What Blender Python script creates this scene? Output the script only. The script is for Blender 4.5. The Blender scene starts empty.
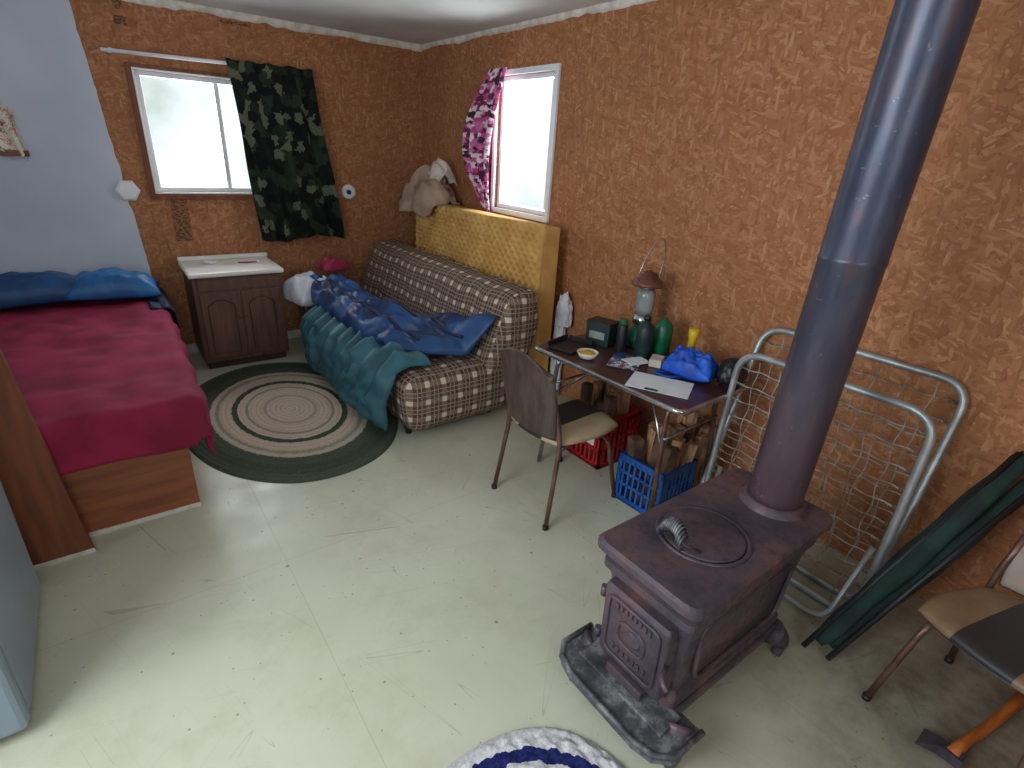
import bpy, bmesh, math, random
from mathutils import Vector, Matrix, Euler, noise
random.seed(7)
col=bpy.context.collection
sc=bpy.context.scene
try: sc.view_settings.view_transform='Standard'
except Exception: pass

# ---------------------------------------------------------------- materials
def lin(c):
    return tuple(((x/255)/12.92 if x/255<=0.04045 else ((x/255+0.055)/1.055)**2.4) for x in c)+(1.0,)
class NT:
    def __init__(s,name):
        s.m=bpy.data.materials.new(name); s.m.use_nodes=True; s.t=s.m.node_tree
        s.b=s.t.nodes['Principled BSDF']
    def n(s,typ,props=None,ins=None):
        nd=s.t.nodes.new(typ)
        for k,v in (props or {}).items(): setattr(nd,k,v)
        for k,v in (ins or {}).items(): s.set(nd.inputs[k],v)
        return nd
    def set(s,sock,v):
        if isinstance(v,bpy.types.NodeSocket): s.t.links.new(v,sock)
        else: sock.default_value=v
    def ma(s,op,a,b=0.0,c=0.0,clamp=False):
        nd=s.n('ShaderNodeMath',{'operation':op,'use_clamp':clamp}); s.set(nd.inputs[0],a); s.set(nd.inputs[1],b); s.set(nd.inputs[2],c); return nd.outputs[0]
    def mix(s,f,a,b,bt='MIX'):
        nd=s.n('ShaderNodeMix',{'data_type':'RGBA','blend_type':bt}); s.set(nd.inputs[0],f); s.set(nd.inputs[6],a); s.set(nd.inputs[7],b); return nd.outputs[2]
    def ramp(s,f,stops,interp='LINEAR'):
        nd=s.n('ShaderNodeValToRGB'); nd.color_ramp.interpolation=interp
        e=nd.color_ramp.elements
        while len(e)<len(stops): e.new(0.5)
        for i,(p,c) in enumerate(stops): e[i].position=p; e[i].color=c if len(c)==4 else tuple(c)+(1,)
        s.set(nd.inputs[0],f); return nd.outputs[0]
    def coord(s,w='Object'): return s.n('ShaderNodeTexCoord').outputs[w]
    def mapping(s,v,loc=(0,0,0),rot=(0,0,0),scale=(1,1,1)):
        nd=s.n('ShaderNodeMapping'); s.set(nd.inputs[0],v); nd.inputs['Location'].default_value=loc; nd.inputs['Rotation'].default_value=rot; nd.inputs['Scale'].default_value=scale; return nd.outputs[0]
    def noise(s,v,scale,detail=3,rough=.5):
        nd=s.n('ShaderNodeTexNoise'); s.set(nd.inputs['Vector'],v); nd.inputs['Scale'].default_value=scale; nd.inputs['Detail'].default_value=detail; nd.inputs['Roughness'].default_value=rough; return nd.outputs['Fac']
    def bump(s,h,st=.3,dist=.01):
        nd=s.n('ShaderNodeBump'); nd.inputs['Strength'].default_value=st; nd.inputs['Distance'].default_value=dist; s.set(nd.inputs['Height'],h); s.t.links.new(nd.outputs[0],s.b.inputs['Normal'])
    def out(s,c=None,rough=None,metal=None,spec=None):
        if c is not None: s.set(s.b.inputs['Base Color'],c)
        if rough is not None: s.set(s.b.inputs['Roughness'],rough)
        if metal is not None: s.set(s.b.inputs['Metallic'],metal)
        if spec is not None: s.set(s.b.inputs['Specular IOR Level'],spec)
        return s.m
def M(name,c1,c2=None,scale=8,lo=.4,hi=.6,rough=.6,metal=0,bs=60,bst=.15,stretch=(1,1,1),spec=.5):
    t=NT(name); v=t.mapping(t.coord(),scale=stretch)
    if c2 is None: c2=tuple(x*.85 for x in c1)
    f=t.noise(v,scale,3)
    c=t.ramp(f,[(lo,lin(c1)),(hi,lin(c2))])
    if bst>0: t.bump(t.noise(v,bs,2),bst,.005)
    return t.out(c,rough,metal,spec)

def osb(name,ax):
    t=NT(name); s=t.n('ShaderNodeSeparateXYZ',ins={0:t.coord()})
    cv=t.n('ShaderNodeCombineXYZ',ins={0:s.outputs[ax],1:s.outputs[2]}).outputs[0]
    w=t.n('ShaderNodeTexNoise'); t.set(w.inputs['Vector'],cv); w.inputs['Scale'].default_value=40; w.inputs['Detail'].default_value=2
    wv=t.n('ShaderNodeVectorMath',{'operation':'MULTIPLY_ADD'}); t.set(wv.inputs[0],w.outputs['Color']); wv.inputs[1].default_value=(.014,.014,0); t.set(wv.inputs[2],cv); cv2=wv.outputs[0]
    cols=[(0.0,lin((116,72,46))),(.10,lin((148,95,60))),(.4,lin((163,108,71))),(.72,lin((174,119,80))),(.92,lin((188,138,98))),(.99,lin((198,150,112))),(1,lin((100,62,42)))]
    cur=None; hgt=None
    for k,(ang,sx,sy,th) in enumerate([(8,17,64,0),(66,20,74,.42),(-46,18,62,.48),(30,22,80,.52),(-16,17,86,.6),(92,20,72,.7)]):
        mv=t.mapping(cv2,loc=(k*3.1,k*1.7,0),rot=(0,0,math.radians(ang)),scale=(1,1,1))
        mv=t.mapping(mv,scale=(sx,sy,1))
        vo=t.n('ShaderNodeTexVoronoi',{'voronoi_dimensions':'2D'}); t.set(vo.inputs['Vector'],mv); vo.inputs['Scale'].default_value=1
        sep=t.n('ShaderNodeSeparateColor',ins={0:vo.outputs['Color']})
        fib=t.noise(t.mapping(mv,scale=(.5,3,1)),1.5,1)
        val=t.ma('ADD',t.ma('MULTIPLY',sep.outputs[0],.8),t.ma('MULTIPLY',fib,.28))
        c=t.ramp(val,cols)
        edge=t.ma('GREATER_THAN',vo.outputs['Distance'],.68)
        c=t.mix(t.ma('MULTIPLY',edge,.32),c,lin((104,62,38)))
        if cur is None: cur=c; hgt=sep.outputs[2]
        else:
            m=t.ma('GREATER_THAN',sep.outputs[1],th); cur=t.mix(m,cur,c); hgt=t.ma('ADD',hgt,t.ma('MULTIPLY',m,sep.outputs[2]))
    big=t.ramp(t.noise(cv,1.6,3),[(.35,(0,0,0)),(.7,(1,1,1))])
    cur=t.mix(t.ma('MULTIPLY',big,.28),cur,lin((138,86,54)))
    t.bump(hgt,.12,.003)
    return t.out(cur,.66,0,.3)

def floor_mat():
    t=NT('painted_floor'); v=t.coord()
    base=t.ramp(t.noise(v,1.2,5,.6),[(.3,lin((192,194,170))),(.7,lin((208,209,188)))])
    grime=t.ramp(t.noise(v,3.5,6,.7),[(.48,(0,0,0)),(.75,(1,1,1))])
    base=t.mix(t.ma('MULTIPLY',grime,.38),base,lin((160,157,128)))
    for i,(ang,sc_,wd) in enumerate([(20,.8,.0010),(72,1.0,.0012),(-40,.7,.0009)]):
        mv=t.mapping(t.mapping(v,loc=(i*2.3,i,0),rot=(0,0,math.radians(ang))),scale=(.35,9,1))
        n=t.noise(mv,sc_,2,.35)
        l=t.ma('LESS_THAN',t.ma('ABSOLUTE',t.ma('SUBTRACT',n,.5)),wd)
        mk_=t.ma('GREATER_THAN',t.noise(v,1.7+i,2),.5)
        base=t.mix(t.ma('MULTIPLY',t.ma('MULTIPLY',l,mk_),.36),base,lin((124,122,104)))
    for sc_,rad,th in ((14,.11,.7),(40,.17,.72)):
        vo=t.n('ShaderNodeTexVoronoi'); t.set(vo.inputs['Vector'],v); vo.inputs['Scale'].default_value=sc_
        sep=t.n('ShaderNodeSeparateColor',ins={0:vo.outputs['Color']})
        sp=t.ma('MULTIPLY',t.ma('LESS_THAN',vo.outputs['Distance'],t.ma('MULTIPLY',sep.outputs[0],rad)),t.ma('GREATER_THAN',sep.outputs[1],th))
        base=t.mix(t.ma('MULTIPLY',sp,.65),base,lin((92,86,72)))
    s=t.n('ShaderNodeSeparateXYZ',ins={0:v})
    for ax,val in ((0,.36),(0,1.55),(1,1.95)):
        wob=t.ma('MULTIPLY',t.ma('SUBTRACT',t.noise(v,2,2),.5),.008)
        l=t.ma('LESS_THAN',t.ma('ABSOLUTE',t.ma('SUBTRACT',t.ma('ADD',s.outputs[ax],wob),val)),.0015)
        base=t.mix(t.ma('MULTIPLY',l,.28),base,lin((120,126,104)))
    dx=t.ma('SUBTRACT',s.outputs[0],2.1); dy=t.ma('SUBTRACT',s.outputs[1],-.1)
    dd=t.ma('SQRT',t.ma('ADD',t.ma('MULTIPLY',dx,dx),t.ma('MULTIPLY',dy,dy)))
    g=t.ma('MULTIPLY',t.ma('SUBTRACT',1.25,dd,clamp=True),t.ma('ADD',t.noise(v,7,5,.7),.25))
    base=t.mix(g,base,lin((88,76,64)))  # weaker light of the near right corner painted into the floor colour
    t.bump(t.noise(v,30,3),.08,.004)
    r=t.ramp(t.noise(v,5,2),[(.3,(.30,.30,.30)),(.7,(.48,.48,.48))])
    return t.out(base,r,0,.5)

def plaid():
    t=NT('plaid_fabric'); s=t.n('ShaderNodeSeparateXYZ',ins={0:t.coord('UV')})
    def stripes(u,p):
        f=t.ma('FRACT',t.ma('MULTIPLY',u,1/p))
        a=t.ma('LESS_THAN',t.ma('ABSOLUTE',t.ma('SUBTRACT',f,.5)),.15)
        b=t.ma('LESS_THAN',t.ma('ABSOLUTE',t.ma('SUBTRACT',f,.12)),.03)
        c=t.ma('LESS_THAN',t.ma('ABSOLUTE',t.ma('SUBTRACT',f,.88)),.03)
        return a,t.ma('ADD',b,c,clamp=True)
    a1,b1=stripes(s.outputs[0],.108); a2,b2=stripes(s.outputs[1],.108)
    c=lin((66,40,38))
    c=t.mix(t.ma('MULTIPLY',t.ma('ADD',b1,b2,clamp=True),.4),c,lin((206,190,168)))
    c=t.mix(t.ma('MULTIPLY',t.ma('ADD',a1,a2,clamp=True),.34),c,lin((174,150,128)))
    c=t.mix(t.ma('MULTIPLY',t.ma('MULTIPLY',a1,a2),.85),c,lin((226,214,194)))
    c=t.mix(.15,c,t.ramp(t.noise(t.coord(),90,2),[(.3,lin((60,40,36))),(.7,lin((210,195,175)))]))
    t.bump(t.noise(t.coord(),220,2),.2,.003)
    return t.out(c,.95,0,.1)

def camo(name,cols,scale,warp=.12):
    t=NT(name); v=t.coord('UV')
    w=t.n('ShaderNodeTexNoise'); t.set(w.inputs['Vector'],v); w.inputs['Scale'].default_value=scale*1.4
    wv=t.n('ShaderNodeVectorMath',{'operation':'MULTIPLY_ADD'}); t.set(wv.inputs[0],w.outputs['Color']); wv.inputs[1].default_value=(warp,warp,0); t.set(wv.inputs[2],v)
    vo=t.n('ShaderNodeTexVoronoi',{'voronoi_dimensions':'2D'}); t.set(vo.inputs['Vector'],wv.outputs[0]); vo.inputs['Scale'].default_value=scale
    sep=t.n('ShaderNodeSeparateColor',ins={0:vo.outputs['Color']})
    n=len(cols); st=[(i/n,lin(c)) for i,c in enumerate(cols)]
    c=t.ramp(sep.outputs[0],st,'CONSTANT')
    t.bump(t.noise(t.coord(),150,2),.15,.003)
    return t.out(c,.9,0,.1)

def rug_mat(name,cx,cy,ax,ay,stops,braid=0.05,jit=.03,dark=.18,soft=.25):
    t=NT(name); v=t.coord(); s=t.n('ShaderNodeSeparateXYZ',ins={0:v})
    dx=t.ma('DIVIDE',t.ma('SUBTRACT',s.outputs[0],cx),ax); dy=t.ma('DIVIDE',t.ma('SUBTRACT',s.outputs[1],cy),ay)
    r=t.ma('SQRT',t.ma('ADD',t.ma('MULTIPLY',dx,dx),t.ma('MULTIPLY',dy,dy)))
    rj=t.ma('ADD',r,t.ma('MULTIPLY',t.ma('SUBTRACT',t.noise(v,45,2),.5),jit))
    c=t.ramp(rj,[(p,lin(cc)) for p,cc in stops],'CONSTANT')
    c=t.mix(soft,c,t.ramp(t.noise(v,110,3,.7),[(.35,(.0,.0,.0)),(.65,(1,1,1))]),'SOFT_LIGHT')
    ring=t.ma('ABSOLUTE',t.ma('SINE',t.ma('MULTIPLY',r,math.pi/braid)))
    c=t.mix(t.ma('MULTIPLY',t.ma('SUBTRACT',1,ring),dark),c,lin((50,52,40)))
    t.bump(t.ma('ADD',ring,t.noise(v,90,2)),.4,.006)
    return t.out(c,.95,0,.1)

MT={}
MT['osb_b']=osb('osb_back',0); MT['osb_r']=osb('osb_right',1)
MT['floor']=floor_mat()
MT['ceil']=M('ceiling_white',(218,220,218),(204,206,204),2,rough=.8)
MT['white']=M('white_paint',(232,236,238),(222,226,230),3,rough=.55)
MT['drywall']=M('drywall_blueish',(200,208,220),(186,196,210),1.5,rough=.75,bs=25,bst=.1)
MT['caulk']=M('caulk',(232,228,218),(205,200,188),14,rough=.8,bs=40,bst=.6)
MT['vinyl']=M('vinyl_frame',(240,243,246),(228,232,236),4,rough=.35,bst=0)
MT['ply']=M('plywood',(156,92,58),(128,74,46),3,.35,.65,rough=.55,stretch=(1,1,9),bs=20)
MT['ply2']=M('plywood_dark',(136,78,48),(108,60,36),3,.35,.65,rough=.6,stretch=(9,9,1))
MT['wine']=M('wine_blanket',(158,30,74),(130,18,56),5,rough=.85,bs=180,bst=.2)
MT['blue1']=M('blue_satin',(26,84,136),(20,64,110),6,rough=.45)
MT['blue2']=M('bright_blue',(40,120,182),(28,92,150),6,rough=.45)
MT['navybag']=M('navy_bag',(26,74,126),(12,36,80),5,rough=.5,bs=40)
MT['navy']=M('navy_trim',(22,28,62),(14,18,44),8,rough=.6)
MT['teal']=M('teal_bag',(50,104,116),(36,80,92),6,rough=.6,bs=40)
MT['whitecloth']=M('white_cloth',(220,222,228),(190,194,204),8,rough=.9)
MT['pinkcloth']=M('pink_cloth',(190,70,100),(150,40,74),12,rough=.9)
MT['foam']=M('yellow_foam',(212,170,100),(196,148,80),5,rough=.95,bs=120)
MT['tan']=M('tan_cloth',(178,154,132),(152,126,106),7,rough=.95,bs=90)
MT['cream']=M('cream_cloth',(214,206,196),(190,178,166),7,rough=.95,bs=90)
MT['cab']=M('cabinet_brown',(110,78,62),(88,60,48),4,.35,.65,rough=.5,stretch=(8,8,1))
MT['cabdark']=M('cabinet_groove',(62,42,34),(50,34,28),4,rough=.6)
MT['lam']=M('white_laminate',(238,236,230),(228,224,216),3,rough=.3,bst=0)
MT['brass']=M('old_brass',(150,120,70),(110,86,50),20,rough=.4,metal=.8)
MT['alum']=M('aluminium',(176,182,184),(150,156,158),14,rough=.38,metal=.6)
MT['spring']=M('spring_wire',(168,164,158),(132,124,116),20,rough=.5,metal=.4)
MT['steel']=M('chrome',(190,190,192),(160,160,165),10,rough=.25,metal=.9,bst=0)
MT['browntube']=M('brown_tube',(124,96,84),(98,72,62),14,rough=.35,metal=.5)
MT['tabletop']=M('table_walnut',(84,54,52),(58,36,36),3,.35,.65,rough=.3,stretch=(7,1,1),bst=.02)
MT['chairback']=M('chair_back_brown',(80,66,58),(62,50,44),5,rough=.5,stretch=(6,6,1))
MT['chairback2']=M('chair_back_beige',(168,156,142),(140,128,116),5,rough=.6)
MT['black']=M('black_plastic',(24,24,28),(34,34,38),8,rough=.45)
MT['paper']=M('paper',(226,232,236),(212,220,226),6,rough=.8,bst=0)
MT['red']=M('red_plastic',(196,34,36),(164,24,28),8,rough=.45)
MT['blueplastic']=M('blue_plastic',(28,92,170),(18,70,140),8,rough=.45)
MT['bark']=M('split_wood',(196,154,118),(136,94,68),9,rough=.9,stretch=(6,6,1),bs=60,bst=.5)
MT['barkd']=M('bark_dark',(104,76,60),(70,50,40),14,rough=.95,bst=.6)
MT['green']=M('green_canvas',(20,52,44),(10,34,30),9,rough=.8,bs=150)
MT['greenpl']=M('green_paint',(22,110,72),(14,84,56),9,rough=.4)
MT['dgreen']=M('dark_green_box',(24,48,50),(16,34,36),9,rough=.5)
MT['yellow']=M('yellow_plastic',(222,190,40),(200,164,30),9,rough=.45)
MT['helm']=M('vivid_blue',(16,96,214),(8,66,170),9,rough=.5)
MT['fridge']=M('fridge_enamel',(142,160,172),(132,148,162),2,rough=.35,bst=.02)
MT['enamel']=M('brown_enamel',(110,66,54),(78,46,40),12,rough=.35)
MT['orangewood']=M('orange_wood',(190,108,46),(156,80,32),5,rough=.45,stretch=(1,8,8))
MT['rack']=M('rack_wood',(120,80,54),(96,60,40),5,rough=.6)
MT['floral']=camo('floral_cloth',[(226,220,206),(232,228,216),(200,150,130),(222,216,200),(120,110,90),(230,225,214)],40)
MT['plaid']=plaid()
MT['camo']=camo('camouflage_cloth',[(24,27,28),(38,50,38),(30,34,32),(98,102,84),(44,58,44),(24,27,28),(28,32,30)],16,.10)
MT['pink']=camo('pink_print_cloth',[(190,84,140),(226,206,218),(120,50,84),(206,120,166),(70,50,64),(232,220,228)],34,.05)
MT['globe']=M('lantern_glass',(150,156,156),(120,128,124),9,rough=.15,bst=0)

def stove_mat():
    t=NT('rusty_cast_iron'); v=t.coord()
    f=t.noise(v,6,6,.65); f2=t.noise(v,26,4,.7)
    c=t.ramp(f,[(.32,lin((56,54,64))),(.48,lin((80,70,80))),(.60,lin((98,76,80))),(.74,lin((126,86,74)))])
    c=t.mix(t.ramp(f2,[(.5,(0,0,0)),(.72,(.7,.7,.7))]),c,lin((46,43,50)))
    t.bump(t.ma('ADD',f2,f),.35,.006)
    return t.out(c,t.ramp(f2,[(.3,(.36,.36,.36)),(.7,(.62,.62,.62))]),.15)
def grate_mat():
    t=NT('ash_worn_iron'); v=t.coord()
    f=t.noise(v,11,6,.7)
    c=t.ramp(f,[(.35,lin((50,50,56))),(.5,lin((84,86,92))),(.62,lin((140,142,142))),(.72,lin((88,72,66)))])
    t.bump(f,.4,.006); return t.out(c,.55,.2)
def pipe_mat():
    t=NT('stovepipe_steel'); v=t.coord(); s=t.n('ShaderNodeSeparateXYZ',ins={0:v})
    f=t.noise(t.mapping(v,scale=(5,5,1.2)),3,5,.65)
    c=t.ramp(f,[(.3,lin((44,50,68))),(.5,lin((60,66,86))),(.68,lin((82,80,92)))])
    z=t.ma('SUBTRACT',1.0,t.ma('MULTIPLY',t.ma('SUBTRACT',s.outputs[2],.6),1.2,clamp=True),clamp=True)
    c=t.mix(t.ma('MULTIPLY',z,t.ma('ADD',f,.15)),c,lin((102,72,70)))
    rust=t.ramp(t.noise(t.mapping(v,scale=(3,3,1)),4,5,.7),[(.57,(0,0,0)),(.70,(.6,.6,.6))])
    c=t.mix(rust,c,lin((98,68,64)))
    sp=t.ma('GREATER_THAN',t.noise(v,38,3,.6),.69)
    c=t.mix(t.ma('MULTIPLY',sp,.45),c,lin((140,126,126)))
    t.bump(f,.15,.006)
    return t.out(c,.36,.3)
MT['stove']=stove_mat(); MT['ash']=grate_mat(); MT['pipe']=pipe_mat()

# ---------------------------------------------------------------- geometry helpers
def mk(name,verts,faces,mat,smooth=False,uv=None,par=None):
    me=bpy.data.meshes.new(name); me.from_pydata([tuple(v) for v in verts],[],faces); me.update()
    if smooth:
        for p in me.polygons: p.use_smooth=True
    if uv:
        l=me.uv_layers.new(name='UVMap')
        if callable(uv):
            for p in me.polygons:
                for li,vi in zip(p.loop_indices,p.vertices): l.data[li].uv=uv(p,vi,me)
        else:
            for p in me.polygons:
                for li,vi in zip(p.loop_indices,p.vertices): l.data[li].uv=uv[vi]
    o=bpy.data.objects.new(name,me); col.objects.link(o)
    if mat: me.materials.append(MT[mat] if isinstance(mat,str) else mat)
    if par: o.parent=par
    return o
def E(name,loc=(0,0,0),rz=0):
    e=bpy.data.objects.new(name,None); e.empty_display_size=.1; e.location=loc; e.rotation_euler=(0,0,rz); col.objects.link(e); return e
def fixn(o):
    bm=bmesh.new(); bm.from_mesh(o.data); bmesh.ops.recalc_face_normals(bm,faces=bm.faces); bm.to_mesh(o.data); bm.free(); return o
def box(name,c,s,mat,bev=.004,rot=(0,0,0),par=None,seg=2):
    bm=bmesh.new(); bmesh.ops.create_cube(bm,size=1)
    for v in bm.verts: v.co=Vector((v.co.x*s[0],v.co.y*s[1],v.co.z*s[2]))
    if bev>0: bmesh.ops.bevel(bm,geom=list(bm.edges),offset=min(bev,min(s)*.45),segments=seg,affect='EDGES',profile=.5)
    R=Euler(rot).to_matrix().to_4x4(); R.translation=Vector(c)
    bm.transform(R)
    me=bpy.data.meshes.new(name); bm.to_mesh(me); bm.free()
    o=bpy.data.objects.new(name,me); col.objects.link(o); me.materials.append(MT[mat])
    if par: o.parent=par
    return o
def boxr(name,x0,x1,y0,y1,z0,z1,mat,bev=.004,par=None):
    return box(name,((x0+x1)/2,(y0+y1)/2,(z0+z1)/2),(x1-x0,y1-y0,z1-z0),mat,bev,par=par)
def join(name,objs,par=None):
    bm=bmesh.new(); mats=[]
    for o in objs:
        ms=[]
        for m in o.data.materials:
            if m not in mats: mats.append(m)
            ms.append(mats.index(m))
        n=len(bm.faces); bm.from_mesh(o.data); bm.faces.ensure_lookup_table()
        for f in bm.faces[n:]: f.material_index=ms[min(f.material_index,len(ms)-1)] if ms else 0
    me=bpy.data.meshes.new(name); bm.to_mesh(me); bm.free()
    for m in mats: me.materials.append(m)
    for o in objs: bpy.data.objects.remove(o)
    r=bpy.data.objects.new(name,me); col.objects.link(r)
    if par: r.parent=par
    return r
def sweep(name,pts,r,mat,n=10,closed=False,par=None,flat=1.0):
    pts=[Vector(p) for p in pts]; N=len(pts)
    rs=r if isinstance(r,(list,tuple)) else [r]*N
    vs=[];fs=[]
    T=[]
    for i in range(N):
        a=pts[(i-1)%N] if (closed or i>0) else pts[i]; b=pts[(i+1)%N] if (closed or i<N-1) else pts[i]
        T.append((b-a).normalized())
    up=Vector((0,0,1)) if abs(T[0].z)<.9 else Vector((1,0,0))
    u=T[0].cross(up).normalized()
    for i in range(N):
        u=(u-T[i]*u.dot(T[i])).normalized(); w=T[i].cross(u)
        for k in range(n):
            a=2*math.pi*k/n; vs.append(pts[i]+(u*math.cos(a)+w*math.sin(a)*flat)*rs[i])
    for i in range(N if closed else N-1):
        j=(i+1)%N
        for k in range(n): fs.append((i*n+k,i*n+(k+1)%n,j*n+(k+1)%n,j*n+k))
    if not closed:
        fs.append(tuple(range(n))[::-1]); fs.append(tuple((N-1)*n+k for k in range(n)))
    return fixn(mk(name,vs,fs,mat,True,par=par))
def fillet(pts,r,n=6,closed=False):
    pts=[Vector(p) for p in pts]; N=len(pts); out=[]
    for i in range(N):
        if not closed and i in (0,N-1): out.append(pts[i]); continue
        p=pts[i]; a=pts[(i-1)%N]; b=pts[(i+1)%N]
        da=(a-p); db=(b-p); ra=min(r,da.length*.49,db.length*.49)
        A=p+da.normalized()*ra; B=p+db.normalized()*ra
        for k in range(n+1):
            t=k/n; out.append(A*(1-t)**2+p*2*t*(1-t)+B*t*t)
    return out
def lathe(name,prof,loc,mat,n=32,par=None,smooth=True):
    vs=[];fs=[];L=len(prof)
    for (r,z) in prof:
        for k in range(n):
            a=2*math.pi*k/n; vs.append((loc[0]+r*math.cos(a),loc[1]+r*math.sin(a),loc[2]+z))
    for i in range(L-1):
        for k in range(n): fs.append((i*n+k,i*n+(k+1)%n,(i+1)*n+(k+1)%n,(i+1)*n+k))
    fs.append(tuple(range(n))[::-1]); fs.append(tuple((L-1)*n+k for k in range(n)))
    o=fixn(mk(name,vs,fs,mat,smooth,par=par))
    if smooth:
        for p in o.data.polygons:
            if len(p.vertices)>4: p.use_smooth=False
    return o
def grid(name,f,nu,nv,mat,smooth=True,par=None,uvf=None):
    vs=[];uv=[]
    for i in range(nu+1):
        for j in range(nv+1):
            u=i/nu; v=j/nv; vs.append(f(u,v)); uv.append(uvf(u,v) if uvf else (u,v))
    fs=[(i*(nv+1)+j,(i+1)*(nv+1)+j,(i+1)*(nv+1)+j+1,i*(nv+1)+j+1) for i in range(nu) for j in range(nv)]
    return mk(name,vs,fs,mat,smooth,uv=uv,par=par)
def solid(o,th,off=0):
    m=o.modifiers.new('s','SOLIDIFY'); m.thickness=th; m.offset=off; return o
def nz(x,y,z=0,s=1): return noise.noise(Vector((x*s,y*s,z*s)))
def puff(name,f,nu,nv,th,mat,par=None,e=4,quilt=None):
    top=[];bot=[];fs=[]
    for i in range(nu+1):
        for j in range(nv+1):
            u=i/nu; v=j/nv; p,n=f(u,v); p=Vector(p); n=Vector(n).normalized()
            k=max(0,(1-abs(2*u-1)**e)*(1-abs(2*v-1)**e))**.5
            q=quilt(u,v) if quilt else 1
            edge=(i in(0,nu) or j in(0,nv))
            top.append(p+n*(0 if edge else th*k*q)); bot.append(p-n*(0 if edge else th*k*.25))
    N=len(top); vs=top+bot
    for i in range(nu):
        for j in range(nv):
            a=i*(nv+1)+j; b=a+nv+1
            fs.append((a,b,b+1,a+1)); fs.append((N+a,N+a+1,N+b+1,N+b))
    o=mk(name,vs,fs,mat,True,par=par)
    bm=bmesh.new(); bm.from_mesh(o.data); bmesh.ops.remove_doubles(bm,verts=bm.verts,dist=1e-5); bmesh.ops.recalc_face_normals(bm,faces=bm.faces); bm.to_mesh(o.data); bm.free()
    for p in o.data.polygons: p.use_smooth=True
    return o

# ---------------------------------------------------------------- room
XL,XR,YB,YF,HC=-1.3,2.51,4.79,-1.6,2.43
T=.12
def wall(name,axis,pos,a0,a1,holes,mat,out):
    objs=[]
    def seg(u0,u1,z0,z1):
        if u1-u0<1e-4 or z1-z0<1e-4: return
        p0,p1=(pos,pos+T*out) if out>0 else (pos+T*out,pos)
        if axis=='y': objs.append(boxr('seg',u0,u1,p0,p1,z0,z1,mat,0))
        else: objs.append(boxr('seg',p0,p1,u0,u1,z0,z1,mat,0))
    cur=a0
    for (h0,h1,z0,z1) in sorted(holes):
        seg(cur,h0,0,HC); seg(h0,h1,0,z0); seg(h0,h1,z1,HC); cur=h1
    seg(cur,a1,0,HC)
    return join(name,objs)
W1=(.38,1.42,1.23,2.0); W2=(2.97,3.60,1.24,2.13)
wall('wall_back','y',YB,XL-T,XR+T,[W1],'osb_b',1)
wall('wall_right','x',XR,YF,YB,[W2],'osb_r',1)
W3=(0.2,1.7,1.0,2.1); W4=(-.9,.5,.95,2.0)
wall('wall_left','x',XL,YF,YB,[W3],'drywall',-1)
wall('wall_front','y',YF,XL-T,XR+T,[W4],'osb_b',-1)
boxr('floor',XL-T,XR+T,YF-T,YB+T,-.1,0,'floor',0)
boxr('ceiling',XL-T,XR+T,YF-T,YB+T,HC,HC+.1,'ceil',0)
pts=[(XL,0),(.27,0)]
for i in range(60):
    z=HC*i/59; pts.append((.29-.075*z+.014*nz(z*9,3)+.008*nz(z*30,1),z))
pts.append((XL,HC))
vs=[(x,YB-.012,z) for x,z in pts]+[(x,YB-.0005,z) for x,z in pts]; n=len(pts)
fs=[tuple(range(n)),tuple(range(n,2*n))[::-1]]+[(i,(i+1)%n,n+(i+1)%n,n+i) for i in range(n)]
fixn(mk('wall_back_painted_panel',vs,fs,'drywall'))
def caulk(name,a0,a1,fn,w=.05):
    vs=[];fs=[];N=int((a1-a0)/.015)
    for i in range(N+1):
        a=a0+(a1-a0)*i/N; ww=w*(.8+.35*nz(a*3,2)+.22*nz(a*14,5)); ww=max(.012,ww)
        for (d,zz) in ((.016,HC-.001),(.012,HC-ww*.5),(.002,HC-ww),(-.001,HC-ww)): vs.append(fn(a,d,zz))
    for i in range(N):
        for k in range(3): fs.append((i*4+k,(i+1)*4+k,(i+1)*4+k+1,i*4+k+1))
    return mk(name,vs,fs,'caulk',True)
caulk('trim_1',.1,XR,lambda a,d,z:(a,YB-d,z),.06)
caulk('trim_2',YF,YB,lambda a,d,z:(XR-d,a,z),.045)
boxr('baseboard_back',.27,XR,YB-.015,YB,0,.07,'caulk',.003)

def window(name,axis,pos,h,out,casing=.03,mull=None,proud=.015):
    e=E(name)
    a0,a1,z0,z1=h
    def B(nm,u0,u1,z0,z1,d0,d1,mat='vinyl'):
        p0,p1=sorted((pos+out*d0,pos+out*d1))
        if axis=='y': return boxr(nm,u0,u1,p0,p1,z0,z1,mat,.003,par=e)
        return boxr(nm,p0,p1,u0,u1,z0,z1,mat,.003,par=e)
    c=casing
    B('casing_top',a0-c,a1+c,z1,z1+c,-proud,.0); B('casing_bottom',a0-c,a1+c,z0-c,z0,-proud,0)
    B('casing_a',a0-c,a0,z0,z1,-proud,0); B('casing_b',a1,a1+c,z0,z1,-proud,0)
    f=.032
    B('frame_top',a0,a1,z1-f,z1,.02,.1); B('frame_bottom',a0,a1,z0,z0+f,.02,.1)
    B('frame_a',a0,a0+f,z0+f,z1-f,.02,.1); B('frame_b',a1-f,a1,z0+f,z1-f,.02,.1)
    if mull: B('mullion',mull-.015,mull+.015,z0+f,z1-f,.04,.09)
    return e
window('window_1','y',YB,W1,1,.012,.87)
window('window_2','x',XR,W2,1,.035,None,.02)
window('window_3','x',XL,W3,-1,.05,.95)
window('window_4','y',YF,W4,-1,.05,-.2)
e=bpy.data.objects['window_2']
boxr('sash_bar',XR+.045,XR+.085,3.02,3.06,1.275,2.095,'vinyl',.003,par=e)
e=E('trim_3')
boxr('board_left',.335,.366,YB-.02,YB,1.19,2.03,'ply2',.002,par=e)
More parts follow.
